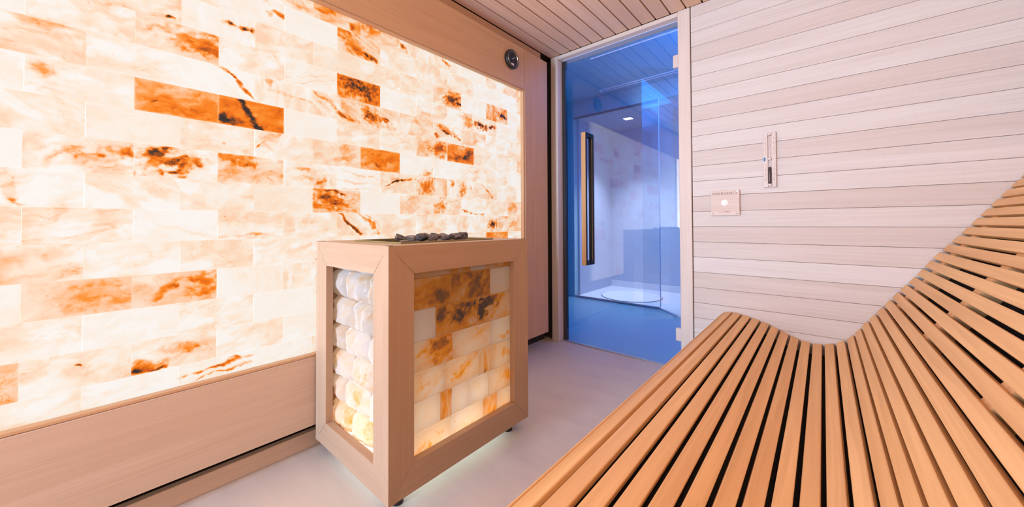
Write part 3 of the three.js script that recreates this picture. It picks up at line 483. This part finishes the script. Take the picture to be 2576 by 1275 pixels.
  const right = [
    [[0.70, { ...C, b: 0.2, ang: 30, f: [[0.35, 0.1, 0.4, 0.4, 25, 0.42], [0.3, 0.02, 0.25, 0.16, 20, 0.3]] }], [0.93, { ...C, b: 0.14, f: [[0.5, 0.0, 0.6, 0.35, 0, 0.36], [0.15, 0.7, 0.02, 0.03, 0, 0.7]] }], [1.114, { b: 0.5, a: 0.2, f: [[0.6, 0.3, 0.3, 0.3, 0, 0.24]] }], [1.20, { ...C, f: [[0.5, 0.05, 0.6, 0.25, 0, 0.4]] }], [1.345]],
    [[0.70, { ...C, ang: 80 }], [0.882, { b: 0.54, a: 0.3, ang: 88, st: 9 }], [0.937, { ...W, b: 0.12, a: 0.14 }], [1.03, { ...C, a: 0.2 }], [1.146, { ...S, ang: 80, f: [[0.7, 0.5, 0.1, 0.5, 85, 0.26]] }], [1.345]],
    [[0.70, { ...S, b: 0.3, a: 0.24, ang: 26, st: 6, f: [[0.8, 0.6, 0.25, 0.2, 30, 0.22]] }], [0.90, { ...S, a: 0.24, ang: 24, st: 6, f: [[0.6, 0.6, 0.3, 0.24, 24, 0.28], [0.2, 0.3, 0.04, 0.05, 0, 0.3]] }], [1.09, { ...S, ang: 70, st: 7, a: 0.26, f: [[0.5, 0.4, 0.3, 0.4, 60, 0.3], [0.4, 0.05, 0.14, 0.14, 60, 0.4]] }], [1.165, { ...S, b: 0.33, ang: 85, f: [[0.6, 0.5, 0.06, 0.5, 85, 0.28]] }], [1.345]],
    [[0.70, { b: 0.26, a: 0.24, f: [[0.8, 0.5, 0.42, 0.7, 0, 0.42], [0.14, 0.4, 0.05, 0.3, 80, 0.45]] }], [0.941, { ...G, b: 0.36, a: 0.26, f: [[0.6, 0.75, 0.3, 0.2, 10, 0.24], [0.3, 0.2, 0.25, 0.25, 20, -0.2]] }], [1.163, { ...W, ang: 70, f: [[0.45, 0.3, 0.06, 0.4, 70, 0.5], [0.7, 0.3, 0.05, 0.4, 70, 0.45]] }], [1.345]],
    [[0.70, { b: 0.02, a: 0.04 }], [0.859, { b: 0.72, a: 0.26, grit: 0.16, f: [[0.7, 0.62, 0.3, 0.25, 20, 0.34], [0.92, 0.2, 0.2, 0.3, 0, -0.4], [0.15, 0.75, 0.2, 0.2, 0, 0.14]] }], [1.08, { b: 0.46, a: 0.2, ang: 30, f: [[0.25, 0.85, 0.65, 0.3, 26, 0.6], [0.1, 0.6, 0.2, 0.45, 0, 0.34], [0.9, 0.2, 0.2, 0.3, 0, -0.14]] }], [1.345]],
    [[0.70, { b: 0.66, a: 0.16, f: [[0.6, 0.25, 0.55, 0.32, 0, 0.2], [0.4, 0.85, 0.4, 0.14, 0, -0.1]] }], [0.931, { b: 0.82, a: 0.22, grit: 0.12, ang: 60, f: [[0.3, 0.5, 0.12, 0.3, 70, -0.12]] }], [1.1585, { ...C, b: 0.2, a: 0.2 }], [1.345]],
    [[0.70, G], [0.93, { ...G, b: 0.6 }], [1.04, W], [1.13, G], [1.20, { b: 0.7, a: 0.2 }], [1.345]],
  ];
  let sd = 500;
  right.forEach((row, r) => { for (let i = 0; i + 1 < row.length; i++) {
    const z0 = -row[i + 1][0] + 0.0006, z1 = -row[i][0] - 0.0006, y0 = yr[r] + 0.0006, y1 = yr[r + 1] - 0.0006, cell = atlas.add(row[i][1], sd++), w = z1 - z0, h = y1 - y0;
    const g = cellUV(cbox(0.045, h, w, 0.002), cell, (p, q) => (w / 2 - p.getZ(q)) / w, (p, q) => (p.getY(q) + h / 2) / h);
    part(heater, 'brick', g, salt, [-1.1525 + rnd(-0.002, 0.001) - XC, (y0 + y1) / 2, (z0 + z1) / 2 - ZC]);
  } });
  // split-faced bricks of the near and far sides
  const lump = (w, h, d, s, dir) => {
    const g = new THREE.BoxGeometry(w, h, d, 14, 8, 3), p = g.attributes.position;
    for (let i = 0; i < p.count; i++) {
      const x = p.getX(i), y = p.getY(i), z = p.getZ(i), u = Math.abs(x) / (w / 2), v = Math.abs(y) / (h / 2), f = (z / d + 0.5);
      const round = 1 - 0.9 * Math.pow(Math.max(u, v), 5), n = fbm(x * 22 + s, y * 22 + s * 2, 3) - 0.5, n2 = fbm(x * 70 + s, y * 70, 2) - 0.5;
      p.setXYZ(i, x * (1 - 0.05 * f * Math.pow(v, 4)), y * (1 - 0.07 * f * Math.pow(u, 4)), z + f * (0.030 * (round - 1) + 0.026 * n + 0.008 * n2));
    }
    g.computeVertexNormals();
    return dir < 0 ? g.rotateY(Math.PI) : g;
  };
  for (const [zf, dir] of [[-0.682, 1], [-1.348, -1]]) for (let r = 0; r < 7; r++) {
    let x = -1.672; const cuts = r % 2 ? [0.13, 0.2, 0.15, 0.2] : [0.2, 0.16, 0.18, 0.1];
    for (const c of cuts) {
      const x1 = Math.min(-1.14, x + c); if (x1 - x < 0.04) break;
      const w = x1 - x - 0.0015, h = yr[r + 1] - yr[r] - 0.002, cell = atlas.add({ b: r === 0 ? rnd(0.3, 0.42) : rnd(0.1, 0.28), a: 0.24, ang: rnd(-40, 60), grit: 0.12, f: rnd() < 0.4 ? [[rnd(0.2, 0.8), rnd(0.2, 0.8), 0.2, 0.3, rnd(0, 90), 0.22]] : [] }, sd++);
      const g = cellUV(lump(w, h, 0.05, sd * 3.7, dir), cell, (p, q) => (p.getX(q) + w / 2) / w, (p, q) => (p.getY(q) + h / 2) / h);
      part(heater, 'brick', g, salt, [(x + x1) / 2 - XC, (yr[r] + yr[r + 1]) / 2, zf - dir * 0.028 - ZC]);
      x = x1;
    }
  }
  // stones heaped in the tray
  const stoneM = [[0.46, 0.33, 0.25], [0.30, 0.22, 0.18], [0.54, 0.40, 0.31], [0.18, 0.14, 0.13]].map((c, i) => std({ color: lin(...c), roughness: 0.9, map: dataTex(128, 128, (x, y) => { const k = 150 + 210 * (fbm(x / 9 + i * 31, y / 9, 4) - 0.35); return [k, k, k]; }) }));
  const stone = (r, s) => {
    const g = new THREE.IcosahedronGeometry(1, 3), p = g.attributes.position, planes = [];
    seed(s); for (let i = 0; i < 9; i++) { const v = new THREE.Vector3(rnd(-1, 1), rnd(-1, 1), rnd(-1, 1)).normalize(); planes.push([v, rnd(0.34, 0.72)]); }
    const v = new THREE.Vector3(), sx = rnd(0.95, 1.6), sy = rnd(0.7, 1.05), sz = rnd(0.95, 1.5);
    for (let i = 0; i < p.count; i++) {
      v.fromBufferAttribute(p, i);
      for (const [n, d] of planes) { const k = v.dot(n) - d; if (k > 0) v.addScaledVector(n, -k); }
      const q = 1 + 0.1 * (fbm(v.x * 3 + s, v.y * 3 + v.z * 2, 3) - 0.5);
      p.setXYZ(i, v.x * r * sx * q, v.y * r * sy * q, v.z * r * sz * q);
    }
    g.computeVertexNormals();
    return g;
  };
  const spots = [], heap = [];
  for (let iz = 0; iz < 6; iz++) for (let ix = 0; ix < 4; ix++) if (iz || ix > 1) spots.push([-1.494 + ix * 0.083, 0.8804, -0.792 - iz * 0.0795, 0.0205 + 0.0015 * ((ix + iz) % 3)]);
  for (const [x, z] of [[-1.45, -0.90], [-1.37, -0.915], [-1.285, -0.905], [-1.40, -0.99], [-1.315, -0.985], [-1.235, -1.0], [-1.45, -1.07], [-1.36, -1.075], [-1.275, -1.08], [-1.33, -1.155]]) spots.push([x, 0.9245, z, 0.0165, 0.062]);
  spots.forEach(([x, y, z, hy, wide = 0.081], i) => {
    const g = stone(1, 900 + i * 7).rotateX(rnd(-0.5, 0.5)).rotateY(rnd(0, 6)).rotateZ(rnd(-0.5, 0.5));
    g.computeBoundingBox();
    const bb = g.boundingBox, c = bb.getCenter(new THREE.Vector3()), e = bb.getSize(new THREE.Vector3());
    g.translate(-c.x, -bb.min.y, -c.z).scale(wide / e.x * rnd(0.86, 1), hy * 2 / e.y * rnd(0.8, 1.15), (wide - 0.002) / e.z * rnd(0.86, 1));
    g.computeVertexNormals();
    const m = new THREE.Mesh(g, stoneM[Math.floor(rnd(0, 3.99))]);
    m.name = numbered('sauna_stone'); m.position.set(x, y, z);
    m.userData = { label: 'grey-brown split stone heaped in the tray on top of the heater', category: 'stone', group: 'stones heaped on the heater', kind: 'thing' };
    finish(m);
    heap.push(m);
  });
  // the stones that can be told apart in the heap
  camera.updateMatrixWorld();
  const eye = camera.matrixWorldInverse, seen = heap.slice(22).map((m) => { const v = m.position.clone().applyMatrix4(eye); return { m, x: v.x / -v.z, d: -v.z }; }).sort((p, q) => p.x - q.x);
  seen[0].m.userData.label = 'leftmost upper stone of the grey-brown heap on top of the heater';
  seen[seen.length - 1].m.userData.label = 'rightmost upper stone of the grey-brown heap on top of the heater';
  for (const e of [seen[0], seen[seen.length - 1]]) delete e.m.userData.group;
}

// ------------------------------------------------------------ the slatted lounger
{
  seed(101);
  const bench = thing('sauna_lounger', 'long wave-shaped sauna lounger of pale orange wooden slats against the plank wall', 'lounger', [0, 0, 0]);
  const raw = [[-0.47, 0.03], [-0.495, 0.14], [-0.513, 0.25], [-0.523, 0.34], [-0.522, 0.385], [-0.497, 0.424], [-0.458, 0.4405], [-0.41, 0.4385], [-0.359, 0.4285], [-0.311, 0.416], [-0.26, 0.4015], [-0.215, 0.381], [-0.168, 0.3605], [-0.1235, 0.342], [-0.079, 0.332], [-0.032, 0.3285], [0.016, 0.340], [0.059, 0.358], [0.097, 0.387], [0.122, 0.423], [0.151, 0.466], [0.234, 0.587], [0.291, 0.672], [0.345, 0.749], [0.399, 0.834], [0.4425, 0.8915], [0.528, 1.0135], [0.6386, 1.1751], [0.70, 1.265], [0.76, 1.34]];
  const pts = raw.map(([x, y]) => new THREE.Vector2(x * 0.979, 1 + (y - 1) * 0.979)), curve = new THREE.SplineCurve(pts);
  const N = 3000, P = curve.getPoints(N), L = [0];
  for (let i = 1; i <= N; i++) L.push(L[i - 1] + P[i].distanceTo(P[i - 1]));
  const at = (s) => { s = clamp(s, 0, L[N]); let a = 0, b = N; while (b - a > 1) { const m = (a + b) >> 1; L[m] <= s ? a = m : b = m; } const t = (s - L[a]) / (L[b] - L[a] || 1); return P[a].clone().lerp(P[b], t); };
  // arc length at the left corner of the second top slat
  const x1 = -0.4306 * 0.979; let s1 = 0; for (let i = 0; i <= N; i++) if (P[i].y > 0.41 && P[i].x >= x1) { s1 = L[i]; break; }
  const PITCH = 0.0486, WIDE = 0.0372, THICK = 0.0195, ZA = -2.566, ZB = 0.95, geos = [0, 1, 2, 3, 4, 5].map(() => cbox(WIDE, THICK, ZB - ZA, 0.0018, 'z'));
  for (let k = -Math.floor((s1 - 0.01) / PITCH); s1 + k * PITCH + WIDE < L[N]; k++) {
    const a = at(s1 + k * PITCH), b = at(s1 + k * PITCH + WIDE), t = b.clone().sub(a).normalize(), n = new THREE.Vector2(-t.y, t.x), c = a.add(b).multiplyScalar(0.5).addScaledVector(n, -THICK / 2);
    const m = part(bench, 'slat', geos[(k + 40) % 6], SLAT[Math.floor(rnd(0, 3.99))], [c.x, c.y, (ZA + ZB) / 2]);
    m.rotation.z = Math.atan2(t.y, t.x);
  }
  // ribs under the slats, from the floor up to the curve
  const off = [];
  for (let i = 0; i <= 60; i++) { const s = L[N] * i / 60, a = at(s - 0.01), b = at(s + 0.01), t = b.clone().sub(a).normalize(); off.push(at(s).addScaledVector(new THREE.Vector2(-t.y, t.x), -THICK - 0.001)); }
  const below = (d) => off.map((p, i) => { const a = off[Math.max(0, i - 1)], b = off[Math.min(60, i + 1)], t = b.clone().sub(a).normalize(); return p.clone().addScaledVector(new THREE.Vector2(-t.y, t.x), -d); });
  const top = below(0.040), bottom = below(0.043);
  part(bench, 'added_dark_sheet', new THREE.ExtrudeGeometry(new THREE.Shape([...top, ...bottom.reverse()]), { depth: ZB - ZA - 0.01, bevelEnabled: false }), std({ color: lin(0.03, 0.026, 0.024), roughness: 1 }), [0, 0, ZA + 0.005], 'black sheet added under the slats to keep the gaps dark');  // black sheet added so the gaps between slats stay dark
  const shape = new THREE.Shape([...below(0.0435).filter((p) => p.y > 0.002), new THREE.Vector2(0.92, 1.30), new THREE.Vector2(0.92, 0.001), new THREE.Vector2(off[0].x + 0.06, 0.001)]);
  const rib = new THREE.ExtrudeGeometry(shape, { depth: 0.030, bevelEnabled: false });
  { const p = rib.attributes.position, uv = rib.attributes.uv; for (let i = 0; i < p.count; i++) uv.setXY(i, p.getX(i) / WU + p.getZ(i), p.getY(i) / WV); }
  for (const z of [-2.45, -1.85, -1.25, -0.65, -0.05, 0.55, 0.91]) part(bench, 'rib', rib, DARKBACK, [0, 0, z], 'dark rib carrying the slats');
  // pairs of pale battens behind the reclining back
  const lean = off.filter((p) => p.x > 0.24 && p.x < 0.705), bs = new THREE.Shape([...lean.map((p) => new THREE.Vector2(p.x - 0.006, p.y + 0.004)), ...lean.slice().reverse().map((p) => new THREE.Vector2(p.x + 0.05, p.y - 0.036))]);
  const batten = new THREE.ExtrudeGeometry(bs, { depth: 0.030, bevelEnabled: false });
  for (const z of [-2.435, -1.84, -1.24, -0.64, -0.04]) for (const dz of [-0.0308, 0.0004]) part(bench, 'batten', batten, SLAT[1], [0, 0, z + dz]);
  part(bench, 'back_panel', cbox(0.02, 1.28, ZB - ZA - 0.002, 0.001, 'z'), DARKBACK, [0.935, 0.645, (ZA + ZB) / 2]);
}

{
  const bl = thing('added_bench_lamp', 'added unseen warm lamp in the ceiling boards above the lounger', 'light', [0.42, CEILING, -0.5]);  // lamp added outside the view for more light on the slats
  part(bl, 'housing', cbox(0.12, 0.008, 2.26, 0.002), BLACK, [0, -0.0045, 0]);
  part(bl, 'added_light_diffuser', cbox(0.09, 0.003, 2.2, 0.001), std({ color: lin(0.9, 0.85, 0.75), emissive: lin(1, 0.78, 0.55), emissiveIntensity: 2 }), [0, -0.0095, 0], 'glowing diffuser');
}
{
  const cv = thing('added_cove_light', 'added unseen trough on the right-hand wall with a warm strip brightening the ceiling', 'light', [RIGHT, 2.0, -0.7]);  // uplight added outside the view for a brighter ceiling
  part(cv, 'trough', mergeGeometries([cbox(0.14, 0.012, 2.7, 0.002, 'z').translate(-0.07, 0, 0), cbox(0.012, 0.07, 2.7, 0.002, 'z').translate(-0.134, 0.035, 0)]), PANEL[0]);
  part(cv, 'light_strip', cbox(0.07, 0.012, 2.6, 0.002), std({ color: lin(0.9, 0.9, 0.9), emissive: lin(1, 0.78, 0.68), emissiveIntensity: 2 }), [-0.06, 0.02, 0], 'glowing strip');
}
// ------------------------------------------------------------ thermometer on the soffit board
{
  const g = thing('thermometer', 'round black dial thermometer high on the wood panel above the salt wall', 'thermometer', [-1.7098, 2.196, -1.968]);
  const lathe = (pts) => new THREE.LatheGeometry(pts.map((p) => new THREE.Vector2(...p)), 64).rotateZ(-Math.PI / 2);
  part(g, 'case', lathe([[0, 0], [0.066, 0], [0.068, 0.004], [0.068, 0.020], [0.064, 0.027], [0.056, 0.028], [0.055, 0.0185], [0, 0.0185]]), std({ color: lin(0.02, 0.016, 0.014), roughness: 0.35 }));
  part(g, 'bezel', lathe([[0.0555, 0.020], [0.0555, 0.0285], [0.0525, 0.0285], [0.0515, 0.020]]), std({ color: lin(0.55, 0.38, 0.28), metalness: 0.8, roughness: 0.3 }), undefined, 'thin copper-coloured ring');
  const cv = document.createElement('canvas'); cv.width = cv.height = 256;
  const c = cv.getContext('2d'); c.fillStyle = '#191a1c'; c.fillRect(0, 0, 256, 256); c.translate(128, 128); c.strokeStyle = '#8a8a86'; c.lineWidth = 3;
  for (let i = 0; i <= 40; i++) { const a = (135 + i * 6.75) * Math.PI / 180, r = i % 5 ? 108 : 98; c.beginPath(); c.moveTo(Math.cos(a) * 116, Math.sin(a) * 116); c.lineTo(Math.cos(a) * r, Math.sin(a) * r); c.stroke(); }
  const t = new THREE.CanvasTexture(cv); t.colorSpace = THREE.SRGBColorSpace;
  part(g, 'dial', new THREE.CircleGeometry(0.052, 48).rotateY(Math.PI / 2), std({ map: t, roughness: 0.5 }), [0.0195, 0, 0]);
  part(g, 'needle', new THREE.BoxGeometry(0.0015, 0.042, 0.0025).translate(0, 0.016, 0).rotateX(-0.9), std({ color: lin(0.8, 0.8, 0.78), roughness: 0.4 }), [0.0215, 0, 0], 'white needle');
  part(g, 'hub', new THREE.CylinderGeometry(0.004, 0.004, 0.004, 16).rotateZ(Math.PI / 2), CHROME, [0.0215, 0, 0]);
  part(g, 'maker_plate', cbox(0.002, 0.014, 0.03, 0.0005), std({ color: lin(0.8, 0.7, 0.66), roughness: 0.5 }), [0.021, -0.038, 0], 'small pale plate under the dial centre');
}

// ------------------------------------------------------------ sand timer on the plank wall
{
  seed(111);
  const X = -0.2295, Y = 1.3655, w = 0.062, h = 0.322, z0 = BACK;
  const g = thing('sand_timer', 'tall narrow sand timer on the plank wall, dark sand run down into its lower tube', 'sand timer', [X, Y, z0]);
  const m = wood(0.82, 0.74, 0.71, WOOD_A, 0.5);
  part(g, 'back_board', cbox(w, h, 0.008, 0.0015, 'y'), m, [0, 0, 0.0045]);
  for (const s of [-1, 1]) part(g, 'side_strip', cbox(0.021, h - 0.004, 0.010, 0.0015, 'y'), m, [s * 0.0195, 0, 0.0125]);
  const scale = (up) => {
    const cv = document.createElement('canvas'); cv.width = 48; cv.height = 320;
    const c = cv.getContext('2d'); c.fillStyle = '#e2d2c8'; c.fillRect(0, 0, 48, 320); c.fillStyle = '#85747c';
    for (let i = 0; i <= 15; i++) c.fillRect(i % 5 ? 22 : 12, 8 + i * 20, i % 5 ? 14 : 24, 4);
    c.font = 'bold 22px sans-serif'; c.textAlign = 'center';
    for (const [n, i] of [['5', 5], ['10', 10], ['15', 15]]) { c.save(); c.translate(22, (up ? 300 - i * 19 : 20 + i * 19)); c.fillText(n, 0, 0); c.restore(); }
    const t = new THREE.CanvasTexture(cv); t.colorSpace = THREE.SRGBColorSpace;
    return std({ map: t, roughness: 0.6 });
  };
  for (const s of [-1, 1]) for (const up of [true, false]) part(g, 'scale', new THREE.PlaneGeometry(0.013, 0.098), scale(up), [s * 0.0198, up ? 0.078 : -0.072, 0.0178]);
  const blue = part(g, 'label_plate', cbox(0.0095, 0.023, 0.0015, 0.0004), std({ color: lin(0.05, 0.16, 0.33), roughness: 0.5 }), [-0.0245, 0.004, 0.0185], 'small blue plate on the left strip');
  part(blue, 'label_border', cbox(0.0125, 0.027, 0.001, 0.0003), std({ color: lin(0.85, 0.85, 0.86), roughness: 0.5 }), [0, 0, -0.0008]);
  const lathe = (pts) => new THREE.LatheGeometry(pts.map((p) => new THREE.Vector2(...p)), 32);
  const tg = std({ color: lin(0.97, 0.96, 0.96), transmission: 1, thickness: 0, roughness: 0.02, ior: 1.45 }), zc = 0.022;
  part(g, 'upper_tube', lathe([[0.0015, 0.002], [0.003, 0.010], [0.0075, 0.022], [0.0075, 0.135], [0.006, 0.143], [0.001, 0.146]]), tg, [0, 0, zc], 'empty clear glass tube');
  part(g, 'lower_tube', lathe([[0.0015, -0.002], [0.003, -0.010], [0.0075, -0.022], [0.0075, -0.135], [0.006, -0.143], [0.001, -0.146]]), tg, [0, 0, zc], 'clear glass tube holding the sand');
  part(g, 'sand', lathe([[0.0001, -0.139], [0.0064, -0.137], [0.0070, -0.130], [0.0070, -0.046], [0.0001, -0.042]]), std({ color: lin(0.05, 0.014, 0.014), roughness: 0.9 }), [0, 0, zc], 'dark red-brown sand');
  const cl = std({ color: lin(0.72, 0.62, 0.58), roughness: 0.4 });
  for (const [y, n] of [[0.004, 'clamp'], [0.146, 'cap'], [-0.146, 'cap']]) part(g, n, cbox(0.017, 0.012, 0.020, 0.002), cl, [0, y, zc - 0.004]);
}

// ------------------------------------------------------------ emergency call plate
{
  seed(121);
  const X = -0.46, Y = 1.1247, g = thing('emergency_button', 'square wooden emergency call plate with a glowing round push button', 'call button', [X, Y, BACK]);
  const m = wood(0.80, 0.68, 0.62, WOOD_A, 0.5), brown = std({ color: lin(0.28, 0.17, 0.11), roughness: 0.8 });
  part(g, 'plate', cbox(0.156, 0.155, 0.016, 0.0015, 'x'), m, [0, 0, 0.0085]);
  const font = await new FontLoader().loadAsync('fonts/droid/droid_sans_regular.typeface.json');
  const t = new TextGeometry('EMERGENCY', { font, size: 0.0150, depth: 0.0008, curveSegments: 6, bevelEnabled: false });
  t.computeBoundingBox(); const tw = t.boundingBox.max.x - t.boundingBox.min.x; t.scale(0.136 / tw, 1, 1);
  part(g, 'lettering', t, brown, [-0.070, 0.0505, 0.0162]);
  part(g, 'light_ring', new THREE.TorusGeometry(0.0145, 0.0032, 12, 40), std({ color: lin(0.9, 0.9, 0.9), emissive: lin(1, 1, 1), emissiveIntensity: 0.35 }), [-0.0015, 0.001, 0.0172], 'glowing white ring');
  part(g, 'button', new THREE.LatheGeometry([[0.0001, 0.004], [0.009, 0.0035], [0.0112, 0.002], [0.0115, 0]].map((p) => new THREE.Vector2(...p)), 36).rotateX(Math.PI / 2), std({ color: lin(0.72, 0.78, 0.78), metalness: 0.6, roughness: 0.3 }), [-0.0015, 0.001, 0.0165], 'satin metal push button');
  part(g, 'symbol', new THREE.RingGeometry(0.0035, 0.0048, 32), std({ color: lin(0.25, 0.3, 0.3), roughness: 0.5 }), [-0.0015, 0.001, 0.0208]);
  const lp = part(g, 'name_plate', cbox(0.058, 0.026, 0.0015, 0.0005, 'x'), wood(0.76, 0.62, 0.56, WOOD_A, 0.5), [-0.002, -0.050, 0.017], 'small inset wooden label');
  part(lp, 'printed_line', cbox(0.022, 0.0025, 0.0004, 0.0001), brown, [0.012, -0.004, 0.001]);
  for (const [x, y] of [[-0.066, -0.067], [0.064, -0.066], [0.067, 0.070]]) part(g, 'screw', new THREE.CylinderGeometry(0.003, 0.003, 0.002, 16).rotateX(Math.PI / 2), y > 0 ? CHROME : brown, [x, y, 0.0168]);
}

scene.traverse((o) => { if (o.isLight) o.castShadow = !o.isRectAreaLight; });
renderer.render(scene, camera);
